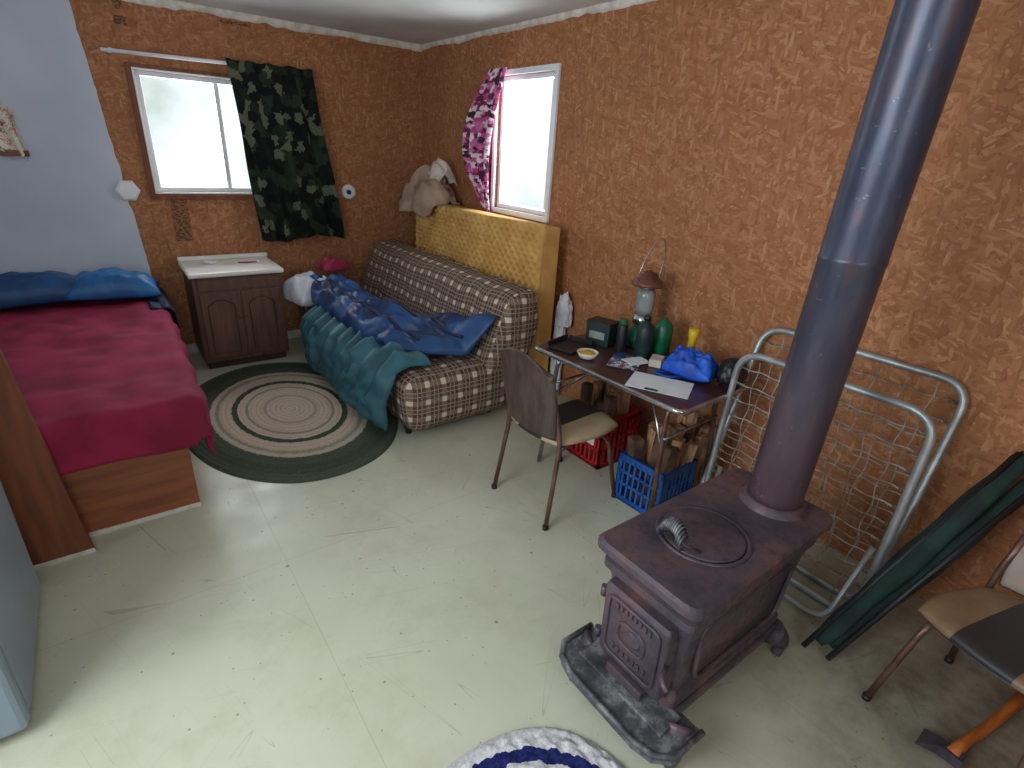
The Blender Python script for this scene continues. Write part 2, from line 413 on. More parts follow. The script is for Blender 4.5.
boxr('board_bottom',.335,1.46,YB-.022,YB,1.18,1.215,'ply2',.002,par=e)
boxr('board_top',.335,1.46,YB-.018,YB,2.014,2.035,'ply2',.002,par=e)

def stampmat():
    t=NT('ink_stamp'); v=t.coord()
    vo=t.n('ShaderNodeTexVoronoi'); t.set(vo.inputs['Vector'],t.mapping(v,scale=(1,1,1.6))); vo.inputs['Scale'].default_value=75
    sep=t.n('ShaderNodeSeparateColor',ins={0:vo.outputs['Color']})
    c=t.mix(t.ma('GREATER_THAN',sep.outputs[0],.5),lin((146,96,58)),lin((92,60,40)))
    return t.out(c,.7)
MT['stamp']=stampmat()
e=E('osb_ink_stamps')
for (x,z,w,h) in ((.5,1.03,.11,.3),(.36,2.36,.05,.06),(.36,2.27,.07,.05),(1.05,2.36,.2,.02)):
    boxr('stamp',x-w/2,x+w/2,YB-.0015,YB,z-h/2,z+h/2,'stamp',0,par=e)

# ---------------------------------------------------------------- curtains
def curtain(name,fn,nu,nv,mat,uvs):
    return solid(grid(name,fn,nu,nv,mat,uvf=uvs),.003)
def c1(u,v):
    x0=.93+.09*v; x1=1.52+.17*v; x=x0+(x1-x0)*u; z=2.13-(1.25+.02*math.sin(u*7))*v-.012*abs(math.sin(u*13))*(1-v)
    a=.012+.024*v
    y=YB-.105-a*math.sin(u*26+1.2*math.sin(v*3))-.01*nz(u*5,v*4)
    return (x+.008*math.sin(v*7+u*9),y,z)
ec=E('camouflage_curtain')
o=curtain('cloth',c1,110,60,'camo',lambda u,v:(u*.75,v*1.23)); o.parent=ec
sweep('rod',[(.22,YB-.075,2.085),(1.46,YB-.075,2.108)],.012,'vinyl',par=ec)
box('bracket_left',(.27,YB-.04,2.087),(.02,.08,.03),'vinyl',par=ec); box('bracket_right',(1.44,YB-.04,2.106),(.02,.08,.03),'vinyl',par=ec)
def c2(u,v):
    w=math.sin(math.pi*min(1,v/.98))
    ya=3.44+.10*v+.08*math.sin(v*2.6); yb=3.66+.40*math.sin(min(1,v*1.25)*math.pi*.62)-.40*v**2.6
    y=ya+(yb-ya)*u
    z=2.17-.98*v
    x=XR-.055-(.012+.018*w)*math.sin(u*24)-.03*w
    return (x,y,z)
curtain('pink_curtain',c2,80,50,'pink',lambda u,v:(u*.4,v*.98))

# ---------------------------------------------------------------- wall bits
e=E('hexagonal_detector')
lathe('body',[(.075,0),(.075,.02),(.06,.035),(.02,.038)],(0,0,0),'white',6,par=e,smooth=False)
e.location=(.205,YB-.0125,1.24); e.rotation_euler=(math.radians(90),0,0)
e=E('wall_vent')
lathe('flange',[(.06,0),(.06,.012),(.05,.02),(.03,.022),(.028,.008)],(0,0,0),'white',28,par=e)
lathe('knob',[(.018,.0),(.018,.024),(.01,.028)],(0,0,0),'black',16,par=e)
e.location=(1.79,YB-.0005,1.24); e.rotation_euler=(math.radians(90),0,0)
e=E('hanging_dish_towel')
def tw(u,v): return (-.44+.14*u+.06*v*math.sin(u*3), YB-.03-.015*math.sin(u*13)-.01*v, 1.76-.05*u-.25*v-.06*v*abs(math.sin(u*4)))
solid(grid('towel',tw,30,20,'floral',par=e,uvf=lambda u,v:(u*.2,v*.3)),.003)
boxr('rack',-.5,-.27,YB-.05,YB-.012,1.44,1.475,'rack',.004,par=e)
boxr('hook',-.36,-.345,YB-.045,YB-.012,1.72,1.77,'rack',.004,par=e)

# ---------------------------------------------------------------- vanity
e=E('vanity_cabinet')
cx0,cx1,cy0,cy1=.44,1.04,4.305,4.77
boxr('carcass',cx0,cx1,cy0,cy1,.06,.70,'cab',.004,par=e)
boxr('toe_kick',cx0+.02,cx1-.02,cy0+.03,cy1,0,.06,'cabdark',.003,par=e)
boxr('counter',cx0-.02,cx1+.02,cy0-.03,cy1,.70,.735,'lam',.012,par=e)
boxr('backsplash',cx0-.02,cx1+.02,cy1-.03,cy1,.735,.77,'lam',.01,par=e)
boxr('false_drawer',cx0+.03,cx1-.03,cy0-.008,cy0,.60,.68,'cab',.004,par=e)
for i,(a,b) in enumerate(((cx0+.03,.735),(.745,cx1-.03))):
    boxr('door_%d'%i,a,b,cy0-.014,cy0,.09,.585,'cab',.005,par=e)
    m=.045; P=[(a+m,cy0-.016,.13),(b-m,cy0-.016,.13),(b-m,cy0-.016,.49)]
    for k in range(9):
        tt=k/8; P.append((b-m-(b-a-2*m)*tt,cy0-.016,.49+.045*math.sin(math.pi*tt)))
    P.append((a+m,cy0-.016,.49))
    sweep('panel_groove_%d'%i,P,.0035,'cabdark',8,True,par=e)
    kx=.715 if i==0 else .765
    lathe('knob',[(.004,0),(.004,.012),(.012,.018),(.012,.024),(.004,.028)],(0,0,0),'brass',14,par=e).matrix_basis=Matrix.Translation((kx,cy0-.014,.4))@Matrix.Rotation(math.radians(90),4,'X')
e=E('toothbrush')
sweep('handle',[(.80,4.55,.743),(.86,4.52,.746),(.93,4.53,.744)],[.005,.006,.004],'pinkcloth',8,par=e)
box('bristles',(.935,4.53,.752),(.02,.009,.012),'white',.002,par=e)
e=E('soap_dish')
lathe('dish',[(.02,0),(.045,.004),(.052,.02),(.046,.018),(.03,.008)],(.62,4.62,.735),'white',24,par=e)

# ---------------------------------------------------------------- rugs
def rug(name,cx,cy,ax,ay,mat,th,fn=None,p=2.0,z=0.001):
    n=160; R=60; vs=[(cx,cy,z+th)]; fs=[]
    for i in range(1,R+1):
        r=i/R
        for k in range(n):
            a=2*math.pi*k/n; c,s=math.cos(a),math.sin(a)
            rr=r*(1+.012*nz(c*2,s*2,cx)*(r>.5))
            x=cx+ax*rr*math.copysign(abs(c)**(2/p),c); y=cy+ay*rr*math.copysign(abs(s)**(2/p),s)
            h=th*(1-r**30)*(fn(x,y,r) if fn else 1)
            vs.append((x,y,z+h))
    for k in range(n): fs.append((0,1+k,1+(k+1)%n))
    for i in range(R-1):
        for k in range(n):
            a=1+i*n; b=a+n; fs.append((a+k,b+k,b+(k+1)%n,a+(k+1)%n))
    return mk(name,vs,fs,mat,True)
G=(80,88,74); B=(190,176,158); Dk=(70,80,64); K=(200,182,164)
RC=(.775,3.36,.64,.91)
MT['rug']=rug_mat('braided_rug',*RC,[(0,K),(.22,(168,156,138)),(.25,K),(.38,(150,146,126)),(.41,K),(.48,Dk),(.53,K),(.64,(150,144,126)),(.67,B),(.72,G),(.82,(72,80,66)),(.92,G)],.045)
rug('braided_oval_rug',*RC,'rug',.012)
W=(206,206,208); NB=(34,42,98)
MT['mat']=rug_mat('shag_mat',.56,.435,.38,.41,[(0,(190,186,190)),(.1,NB),(.2,W),(.77,NB),(.87,W)],.2,.06,.1,.5)
rug('shag_rag_mat',.56,.435,.38,.41,'mat',.028,lambda x,y,r:.75+.5*nz(x,y,0,45)+.3*nz(x,y,2,90),2.5)

# ---------------------------------------------------------------- bed
e=E('bed')
boxr('front_panel',-1.25,.13,2.55,2.57,.012,.345,'ply',.003,par=e)
boxr('side_panel',.11,.13,2.57,4.75,.012,.345,'ply',.003,par=e)
boxr('base_strip',-1.25,.13,2.54,2.55,0,.022,'caulk',.003,par=e)
boxr('platform',-1.25,.13,2.57,4.75,.325,.345,'ply2',.002,par=e)
boxr('mattress',-1.22,.17,2.57,4.74,.345,.53,'whitecloth',.05,par=e)
def drape(u,v):
    X0,X1,Y0,Y1,Z=-1.22,.20,2.53,4.72,.55
    sx=X0+(X1+.26-X0)*u; sy=Y0-.20+(Y1-Y0+.20)*v
    ox=max(0,sx-X1+.03); oy=max(0,Y0+.03-sy)
    R=.05
    def fold(o):
        a=min(o/R,math.pi/2); return R*math.sin(a),R*(1-math.cos(a))+max(0,o-R*math.pi/2)
    hx,dx=fold(ox); hy,dy=fold(oy)
    x=min(sx,X1-.03)+hx; y=max(sy,Y0+.03)-hy
    drop=max(dx,dy) if min(dx,dy)<.001 else math.hypot(dx,dy)*.86
    z=Z-drop
    w=.014*nz(sx*3,sy*3)+.014*nz(sx*8,sy*7,1)+.02*abs(nz(sx*2.2+sy*1.3,sy*2,6))
    skew=.05*(sy-Y0)/(Y1-Y0)*(1 if sx>0 else 0)
    if dx>0.03: x+=.012*math.sin(sy*17)+.02*nz(sy*3,1)
    if dy>0.03: y-=.008*math.sin(sx*15)
    if drop<.02: z+=w
    z-= .02*nz(sx*2,9)*(drop>.1)
    return (x+skew,y,max(z,.03))
solid(grid('blanket',drape,110,130,'wine',par=e),.012,1)
solid(grid('dark_sheet',lambda u,v:(.16+.12*min(1,u*1.6)+.01*u, 4.05+.60*v, .574-.28*max(0,u-.5)+.012*nz(u*5,v*6)),20,24,'navy',par=e),.01,1)
e=E('upright_board')
ya,yb=2.43,2.465
vs=[(-.50,ya,0),(-.285,ya,0),(-.285,yb,0),(-.50,yb,0),(-.64,ya,1.35),(-.40,ya,1.35),(-.40,yb,1.35),(-.64,yb,1.35)]
fixn(mk('board',vs,[(0,1,2,3),(4,5,6,7),(0,1,5,4),(1,2,6,5),(2,3,7,6),(3,0,4,7)],'ply2',par=e))
boxr('foot_caulk',-.505,-.28,2.422,2.43,0,.02,'caulk',.003,par=e)
def pillow(name,c,s,rz,mat,seed=0,rx=0,q=.3):
    R=Matrix.Rotation(rz,4,'Z')@Matrix.Rotation(rx,4,'X')
    def f(u,v):
        x=(u-.5)*s[0]; y=(v-.5)*s[1]
        k=1-.07*math.sin(math.pi*u); k2=1-.07*math.sin(math.pi*v)
        zz=.008*nz(x*7,y*7,seed)+.012*nz(x*3,y*3,seed+4)
        p=R@Vector((x*k2,y*k,zz)); return (Vector(c)+p, R@Vector((0,0,1)))
    return puff(name,f,34,26,s[2],mat,e=3,quilt=lambda u,v:1+q*nz(u*5,v*4,seed)+q*.4*nz(u*12,v*9,seed))
pillow('pillow',(-.48,4.46,.63),(.80,.40,.14),.03,'blue1',1,0,.18)
pillow('pillow',(.00,4.42,.63),(.52,.34,.14),-.06,'blue2',5,0,.18)

# ---------------------------------------------------------------- fridge
e=E('refrigerator')
FX=-.445
boxr('body',-1.08,FX,1.66,2.27,.03,1.45,'fridge',.015,par=e)
boxr('door',-1.08,FX,1.60,1.655,.03,1.45,'fridge',.018,par=e)
boxr('plinth',-1.06,FX-.02,1.64,2.25,0,.03,'black',.003,par=e)
sweep('handle',fillet([(-.55,1.60,.75),(-.55,1.57,.77),(-.55,1.57,1.1),(-.55,1.60,1.12)],.015),.009,'steel',par=e)

# ---------------------------------------------------------------- sofa
def prof_round(pts,r,n=5):
    return [(p.x,p.z) for p in fillet([(x,0,z) for x,z in pts],r,n,True)]
def extrude_soft(name,prof,y0,y1,rad,mat,par,ny=60,wob=.006):
    n=len(prof); cx=sum(p[0] for p in prof)/n; cz=sum(p[1] for p in prof)/n
    P=[]
    per=[(Vector(prof[(i+1)%n])-Vector(prof[i])).length for i in range(n)]
    L=sum(per); m=int(L/.022); i=0;s=0
    for k in range(m):
        t=L*k/m
        while s+per[i]<t: s+=per[i]; i+=1
        f=(t-s)/per[i]; a=Vector(prof[i]); b=Vector(prof[(i+1)%n]); P.append(a.lerp(b,f))
    xs=[p.x for p in P]; zs=[p.y for p in P]; hx=(max(xs)-min(xs))/2; hz=(max(zs)-min(zs))/2
    ys=[(y0+rad*(1-math.cos(math.pi/2*k/6)), rad*(1-math.sin(math.pi/2*k/6))) for k in range(7)]
    mid=[(y0+rad+(y1-y0-2*rad)*k/ny,0) for k in range(1,ny)]
    ye=[(y1-rad*(1-math.cos(math.pi/2*k/6)), rad*(1-math.sin(math.pi/2*k/6))) for k in range(6,-1,-1)]
    rings_=ys+mid+ye
    vs=[];info=[]
    for (y,ins) in rings_:
        for k,p in enumerate(P):
            x=cx+(p.x-cx)*(1-ins/hx); z=cz+(p.y-cz)*(1-ins/max(hz,.05))
            w=wob*nz(x*6,y*6,z*6)
            vs.append((x+w,y,z+w)); info.append((L*k/m,y))
    c0=len(vs); vs.append((cx,y0-.01,cz)); vs.append((cx,y1+.01,cz)); info+= [(0,0),(0,0)]
    fs=[]
    R=len(rings_)
    for j in range(R-1):
        for k in range(m): fs.append((j*m+k,j*m+(k+1)%m,(j+1)*m+(k+1)%m,(j+1)*m+k))
    ncap=len(fs)
    for k in range(m): fs.append((c0,(k+1)%m,k)); fs.append((c0+1,(R-1)*m+k,(R-1)*m+(k+1)%m))
    def uvf(p,vi,me):
        if p.index>=ncap or min(v for v in p.vertices)<m*4 or max(p.vertices)>m*(R-5):
            co=me.vertices[vi].co; return (co.x,co.z)
        a,y=info[vi]
        ks=[v%m for v in p.vertices]
        if 0 in ks and (m-1) in ks and vi%m==0: a=L
        return (a,y)
    return fixn(mk(name,vs,fs,mat,True,uv=uvf,par=par))
sofa=E('plaid_sofa')
extrude_soft('seat',prof_round([(1.24,.06),(1.20,.42),(1.95,.44),(1.98,.06)],.10),2.53,4.62,.09,'plaid',sofa,wob=.012)
extrude_soft('backrest',prof_round([(1.74,.36),(1.90,.84),(2.10,.88),(2.17,.66),(2.05,.34)],.08),2.50,4.62,.08,'plaid',sofa,wob=.012)
for i,(x,y) in enumerate(((1.3,2.7),(1.9,2.7),(1.3,4.45),(1.9,4.45))):
    lathe('foot_%d'%i,[(.02,0),(.03,.08)],(x,y,0),'black',14,par=sofa)
PR=[(1.42,.465),(1.28,.47),(1.17,.44),(1.13,.36),(1.12,.24),(1.115,.12),(1.11,.06)]
def prof_at(t):
    L=[0]
    for i in range(1,len(PR)): L.append(L[-1]+math.dist(PR[i],PR[i-1]))
    s=t*L[-1]
    for i in range(1,len(PR)):
        if s<=L[i]+1e-9:
            f=(s-L[i-1])/(L[i]-L[i-1]); a=Vector(PR[i-1]); b=Vector(PR[i]); return a.lerp(b,f),(b-a).normalized()
    a=Vector(PR[-2]); b=Vector(PR[-1]); return b,(b-a).normalized()
def tealf(u,v):
    p,t=prof_at(v); y=2.60+1.46*u
    nrm=Vector((t.y,0,-t.x))
    if nrm.x>0: nrm=-nrm
    if abs(t.x)>.95: nrm=Vector((0,0,1))
    x=p.x+.03*nz(u*5,v*3); z=p.y+.04*(1-u)*v
    return ((x,y+.03*nz(v*3,u*3),z),nrm)
puff('teal_sleeping_bag',tealf,130,44,.085,'teal',e=8,quilt=lambda u,v:.5+.5*abs(math.sin(u*math.pi*10+.6*nz(v*4,u*3)))+.45*nz(u*20,v*9,3))
CP=[(1.46,4.50,.19),(1.42,4.15,.24),(1.40,3.78,.22),(1.42,3.38,.24),(1.48,2.98,.29),(1.54,2.66,.29)]
def bagf(u,v):
    t=u*(len(CP)-1); i=min(int(t),len(CP)-2); f=t-i; f=f*f*(3-2*f)
    a,b=CP[i],CP[i+1]; cx=a[0]+(b[0]-a[0])*f; y=a[1]+(b[1]-a[1])*(t-i); hw=a[2]+(b[2]-a[2])*f
    x=cx+(2*v-1)*hw; yy=y-.12*(2*v-1)+.02*nz(x*5,y*5)
    z=.49+max(0,x-1.66)*1.4+ .07*max(0,min(1,(1.40-x)*4))-.5*max(0,1.24-x)
    z+=.09*max(0,(y-4.2))
    return ((x,yy,z+.02*nz(x*4,y*4,2)),(-.2,0,1))
bag=E('blue_sleeping_bag')
def bq(u,v): return .62+.28*abs(math.sin(u*math.pi*8+1.0*nz(v*3,u*4)))+.4*nz(u*9,v*4,7)+.25*abs(nz(u*18,v*9,2))+.3*math.sin(math.pi*v)
puff('shell',bagf,140,64,.15,'navybag',par=bag,e=3,quilt=bq)
for v0 in (.3,.72):
    L=[]
    for k in range(80):
        u=.04+.92*k/79; vv=v0+.03*math.sin(u*8); p,n_=bagf(u,vv); kk=max(0,(1-abs(2*u-1)**3)*(1-abs(2*vv-1)**3))**.5
        L.append(Vector(p)+Vector(n_).normalized()*.15*kk*bq(u,vv))
    sweep('zip_trim',L,.011,'navy',8,par=bag)
pillow('sofa_pillow',(1.24,4.26,.50),(.36,.42,.17),.2,'whitecloth',9,0,.2)
pillow('red_cushion',(1.52,4.52,.655),(.26,.16,.08),.2,'pinkcloth',3)

# ---------------------------------------------------------------- foam mattress
e=E('foam_mattress')
fx,fy0,fy1,fz0,fz1=2.215,2.66,4.42,.015,1.22
def ff(u,v):
    y=fy0+(fy1-fy0)*u; z=fz0+(fz1-fz0)*v
    m=min(1,min(u,1-u)*40,min(v,1-v)*30)
    return (fx+.014*(1-m)-.016*m*math.sin(y*2*math.pi/.072)*math.sin(z*2*math.pi/.072)+.02*v,y,z+.012*math.sin(y*3)*v)
solid(grid('foam',ff,230,150,'foam',par=e),.001)
boxr('core',fx+.036,fx+.17,fy0,fy1,fz0,fz1-.005,'foam',.012,par=e)
def lump(name,c,s,mat,seed,par=None,sub=5,amp=.3):
    bm=bmesh.new(); bmesh.ops.create_icosphere(bm,subdivisions=sub,radius=1)
    for v in bm.verts:
        p=v.co.copy(); n_=noise.noise(p*1.3+Vector((seed,0,0)))*amp+ (abs(noise.noise(p*2.6+Vector((0,seed,0))))-.2)*amp*1.1+noise.noise(p*6+Vector((0,0,seed)))*amp*.18
        q=p*(1+n_)
        if q.z<-.55: q.z=-.55-(q.z+.55)*.1
        v.co=Vector((c[0]+q.x*s[0],c[1]+q.y*s[1],c[2]+q.z*s[2]))
    me=bpy.data.meshes.new(name); bm.to_mesh(me); bm.free()
    for p in me.polygons: p.use_smooth=True
    o=bpy.data.objects.new(name,me); col.objects.link(o); me.materials.append(MT[mat])
    if par: o.parent=par
    return o
e=E('folded_jacket')
def jk(u,v):
    y=3.98+.62*u; s=(v-.5)*2
    h=(.25*math.sin(math.pi*min(1,u*1.05))**.5*(1-.5*abs(u-.62)))
    x=2.29+.16*s; z=1.225+h*(1-abs(s)**2.4)
    z+=.03*math.sin(u*17+s*3)*(1-abs(s))+.05*nz(u*5,v*5,3); x+=.03*math.sin(u*14+v*4)+.04*nz(u*4,v*6,8)
    if s<-.6: z-=(abs(s)-.6)*.22*(1+.4*math.sin(u*11)); x+=.01
    return (min(x,2.49),y,z)
solid(grid('garment',jk,80,60,'tan',par=e),.01)
lump('body',(2.31,4.30,1.315),(.11,.24,.13),'tan',2.2,e,5,.3)
def jl(u,v):
    y=4.04+.24*u; s=(v-.5)*2
    return (min(2.47,2.33+.10*s+.02*math.sin(u*12)),y,1.37+.18*math.sin(math.pi*min(1,u*.9+.1))*(1-abs(s)**2)+.03*nz(u*6,v*6,1)-.10*(s<-.5)*(abs(s)-.5))
solid(grid('lining',jl,40,40,'cream',par=e),.008)
e=E('plastic_bag'); lump('bag',(2.45,2.62,.64),(.04,.06,.14),'whitecloth',3.3,e); lump('base',(2.45,2.66,.27),(.03,.05,.46),'whitecloth',4.3,e)

# ---------------------------------------------------------------- table
tb=E('folding_table',(2.05,1.63,0),math.radians(3))
TZ=.70
tl,tw_=.94,.56
pr=fillet([(-tw_/2,-tl/2,0),(tw_/2,-tl/2,0),(tw_/2,tl/2,0),(-tw_/2,tl/2,0)],.05,5,True)
n=len(pr); vs=[(p.x,p.y,TZ-.022) for p in pr]+[(p.x,p.y,TZ) for p in pr]
fixn(mk('top',vs,[tuple(range(n))[::-1],tuple(range(n,2*n))]+[(i,(i+1)%n,n+(i+1)%n,n+i) for i in range(n)],'tabletop',par=tb))
sweep('metal_edge',[(p.x,p.y,TZ-.011) for p in pr],.0125,'steel',8,True,par=tb)
for s_,nm in ((-1,'near'),(1,'far')):
    y=s_*(tl/2-.12)
    sweep('leg_frame_'+nm,fillet([(-.24,y+s_*.04,.005),(-.20,y,TZ-.05),(.20,y,TZ-.05),(.24,y+s_*.04,.005)],.05),.0125,'steel' if s_>0 else 'browntube',par=tb)
    sweep('brace_'+nm,[(-.2,y,.45),(-.05,y-s_*.22,TZ-.03)],.007,'steel',8,par=tb)
    sweep('brace_b_'+nm,[(.2,y,.45),(.05,y-s_*.22,TZ-.03)],.007,'steel',8,par=tb)
    sweep('crossbar_'+nm,[(-.22,y+s_*.02,.5),(.22,y+s_*.02,.5)],.007,'steel',8,par=tb)
TB=TZ+.002

# ---------------------------------------------------------------- chairs
def seatmat(nm,a,b):
    t=NT(nm); s=t.n('ShaderNodeSeparateXYZ',ins={0:t.coord()})
    f=t.ma('LESS_THAN',t.ma('ABSOLUTE',t.ma('ADD',s.outputs[0],0)),.085)
    n_=t.ramp(t.noise(t.coord(),9,4),[(.3,lin(a)),(.7,lin(b))])
    c=t.mix(f,n_,lin((44,42,44))); t.bump(t.noise(t.coord(),120,3),.15,.003)
    return t.out(c,.5)
MT['seat']=seatmat('striped_vinyl',(184,164,134),(158,138,110))
MT['seat2']=seatmat('dim_dirty_striped_vinyl',(146,118,90),(112,88,68))  # same vinyl darkened: dirt plus the dim corner's shade put into the colour
def chair(name,loc,rz,sc_=1,sm='seat',bm_='chairback'):
    e=E(name,loc,rz); e.scale=(sc_,sc_,sc_)
    def sf(u,v):
        x=(u-.5)*2; y=(v-.5)*2
        xx=x*math.sqrt(1-.28*y*y); yy=y*math.sqrt(1-.28*x*x)
        wd=.215+.015*yy
        return ((xx*wd*1.05,yy*.215*1.05,.43+.006*yy),(0,0,1))
    puff('seat',sf,40,40,.034,sm,par=e,e=6)
    puff('seat_underside',lambda u,v:(Vector((sf(u,v)[0][0]*.97,sf(u,v)[0][1]*.97,.426)),(0,0,-1)),20,20,.018,'black',par=e,e=8)
    def bf(u,v):
        x=(u-.5)*2; z=v
        w=.205-.03*max(0,z-.4)-.035*(1-z)**2
        rnd=1-.25*max(0,z-.82)/.18*x*x
        return ((x*w, -.205-.075*z-.035*(1-x*x), .45+.41*z*rnd),(0,1,.2))
    puff('back',bf,34,34,.02,bm_,par=e,e=10)
    for s in (-1,1):
        sweep('rear_leg_%d'%s,fillet([(s*.205,-.25,.006),(s*.185,-.19,.40),(s*.185,-.20,.50),(s*.175,-.245,.68)],.06),.0115,'browntube',par=e)
        sweep('front_leg_%d'%s,fillet([(s*.21,.235,.006),(s*.175,.16,.36),(s*.17,.05,.418),(s*.175,-.12,.418),(s*.185,-.19,.40)],.05),.0115,'browntube',par=e)
        lathe('glide_r%d'%s,[(.015,0),(.015,.02)],(s*.205,-.25,0),'black',12,par=e)
        lathe('glide_f%d'%s,[(.015,0),(.015,.02)],(s*.21,.235,0),'black',12,par=e)
    return e
chair('dining_chair',(1.675,1.73,0),math.radians(-90+2))
chair('dining_chair',(1.96,-.01,0),math.radians(90-14),.92,'seat2','chairback2')

# ---------------------------------------------------------------- crates + firewood
def crate(name,x0,x1,y0,y1,h,mat,rz=0):
    e=E(name,((x0+x1)/2,(y0+y1)/2,0.001),rz); a=(x1-x0)/2; b=(y1-y0)/2; objs=[]
    t=.012
    objs.append(boxr('b',-a,a,-b,b,0,.012,mat,.002))
    for z0,z1 in ((0,.03),(h*.36,h*.36+.014),(h*.62,h*.62+.014),(h-.035,h)):
        g=t*(1.4 if z1==h else 1)
        objs+= [boxr('b',-a,a,-b,-b+g,z0,z1,mat,.002),boxr('b',-a,a,b-g,b,z0,z1,mat,.002),boxr('b',-a,-a+g,-b,b,z0,z1,mat,.002),boxr('b',a-g,a,-b,b,z0,z1,mat,.002)]
    for k in range(9):
        f=-1+2*k/8; w=.012 if k in(0,8) else .006
        x=f*(a-w); objs+=[boxr('b',x-w,x+w,-b,-b+t*.8,0,h,mat,.001),boxr('b',x-w,x+w,b-t*.8,b,0,h,mat,.001)]
        y=f*(b-w); objs+=[boxr('b',-a,-a+t*.8,y-w,y+w,0,h,mat,.001),boxr('b',a-t*.8,a,y-w,y+w,0,h,mat,.001)]
    join('lattice',objs,par=e); return e
crate('milk_crate',1.92,2.20,1.26,1.54,.27,'blueplastic',.05)
rc=crate('milk_crate',2.02,2.34,1.76,2.06,.30,'red')
box('label',(-.161,-.02,.17),(.002,.16,.07),'paper',.0005,par=rc)
e=E('firewood_pile')
k=0
for (x0,x1,y0,y1) in ((1.95,2.17,1.30,1.50),(2.06,2.30,1.80,2.02),(2.22,2.40,1.28,1.52)):
    for i in range(9):
        x=x0+(x1-x0)*((i%3)+.5)/3; y=y0+(y1-y0)*((i//3)+.5)/3
        h=random.uniform(.34,.46); a0=random.uniform(0,6.28); tx=random.uniform(-.04,.04); ty=random.uniform(-.05,.05)
        nn=random.choice((3,4,5)); vs=[];R=random.uniform(.032,.042)
        for lev in (0,.5,1):
            for q in range(nn):
                a=a0+2*math.pi*q/nn+.15*lev; rr=R*(1+.12*math.sin(q*3+i)); vs.append((x+tx*lev+rr*math.cos(a),y+ty*lev+rr*math.sin(a),.016+h*lev))
        fs=[tuple(range(nn))[::-1],tuple(2*nn+q for q in range(nn))]
        for l in range(2):
            for q in range(nn): fs.append((l*nn+q,l*nn+(q+1)%nn,(l+1)*nn+(q+1)%nn,(l+1)*nn+q))
        mk('log_%d'%k,vs,fs,'bark' if i%3 else 'barkd',par=e); k+=1

# ---------------------------------------------------------------- cot frames
def cot(name,base,top,y0,y1):
    e=E(name); bx,bz=base; tx,tz=top
    def P(y,t): return (bx+(tx-bx)*t,y,bz+(tz-bz)*t)
    out=fillet([P(y0,0),P(y0,1),P(y1,1),P(y1,0)],.11,8,True)
    sweep('tube_frame',out,.015,'alum',10,True,par=e)
    nh=11; ws=[]
    for i in range(nh):
        t=.08+.84*i/(nh-1)
        ws.append(sweep('w',[P(y0+.03+(y1-y0-.06)*k/60,t+.004*math.sin(k*math.pi/5)) for k in range(61)],.003,'spring',5))
    for i in range(7):
        y=y0+(y1-y0)*(i+1)/8
        ws.append(sweep('w',[P(y+.006*math.sin(k*math.pi/4),.03+.94*k/40) for k in range(41)],.0024,'spring',5))
    for s,yy in ((0,y0+.012),(1,y1-.012)):
        for i in range(nh):
            t=.08+.84*i/(nh-1); yv=yy+(.02 if s==0 else -.02)
            ws.append(sweep('w',[Vector(P(yv+(.018 if s==0 else -.018)*(2*k/16-1),t))+Vector((.006*math.sin(k*2.4),0,.006*math.cos(k*2.4))) for k in range(17)],.002,'spring',4))
    w=join('spring_mesh',ws,par=e)
    for p in w.data.polygons: p.use_smooth=True
    return e
c=cot('cot_spring_frame',(2.11,.016),(2.15,.91),.41,1.15)
sweep('leg_bow',fillet([(2.12,.44,.35),(1.99,.47,.02),(1.99,1.07,.02),(2.12,1.10,.35)],.08),.011,'alum',par=c)
cot('cot_spring_frame',(2.215,.016),(2.485,.95),.42,1.24)

# ---------------------------------------------------------------- folded camp chair
e=E('folded_camp_chair')
A=Vector((1.83,.43,.03)); Bv=Vector((2.47,.17,.76))
def along(o0,o1,r0,mat,nm,n=30,flat=.45):
    L=[];R=[]
    for k in range(n+1):
        t=k/n; p=(A+Vector(o0)).lerp(Bv+Vector(o1),t); L.append(p+Vector((0,0,.006*nz(t*6,r0*50)))); R.append(r0*(.75+.35*math.sin(math.pi*t)+.25*nz(t*7,r0*90)))
    R[0]*=.6;R[-1]*=.6
    return sweep(nm,L,R,mat,14,par=e,flat=flat)
along((.02,.0,.01),(-.01,.03,.02),.040,'green','fabric_a',flat=.6)
along((.05,-.03,.0),(-.02,-.02,-.05),.036,'green','fabric_b',flat=.6)
for i,(o0,o1) in enumerate((((-.02,.03,-.015),(-.03,.05,.02)),((.0,-.05,-.015),(-.04,-.05,-.0)),((.06,.0,-.015),(-.05,.0,-.08)))):
    sweep('tube_%d'%i,[A+Vector(o0),Bv+Vector(o1)],.010,'black',8,par=e)

# ---------------------------------------------------------------- stove
st=E('wood_stove')
def rings(name,R,mat,par,rad=.03):
    vs=[];fs=[];m=None
    for (x0,x1,y0,y1,z) in R:
        P=fillet([(x0,y0,z),(x1,y0,z),(x1,y1,z),(x0,y1,z)],rad,4,True); m=len(P); vs+=P
    for j in range(len(R)-1):
        for k in range(m): fs.append((j*m+k,j*m+(k+1)%m,(j+1)*m+(k+1)%m,(j+1)*m+k))
    fs.append(tuple(range(m))[::-1]); fs.append(tuple((len(R)-1)*m+k for k in range(m)))
    return fixn(mk(name,vs,fs,mat,False,par=par))
rings('firebox',[(1.10,1.69,.55,.79,.135),(1.08,1.70,.53,.81,.15),(1.08,1.70,.53,.81,.18),(1.10,1.69,.545,.795,.20),(1.08,1.70,.535,.805,.33),(1.065,1.71,.525,.815,.44),(1.05,1.72,.515,.825,.50),(1.035,1.73,.505,.835,.51),(1.035,1.73,.505,.835,.535),(1.055,1.72,.52,.82,.545),(1.04,1.73,.505,.83,.58)],'stove',st)
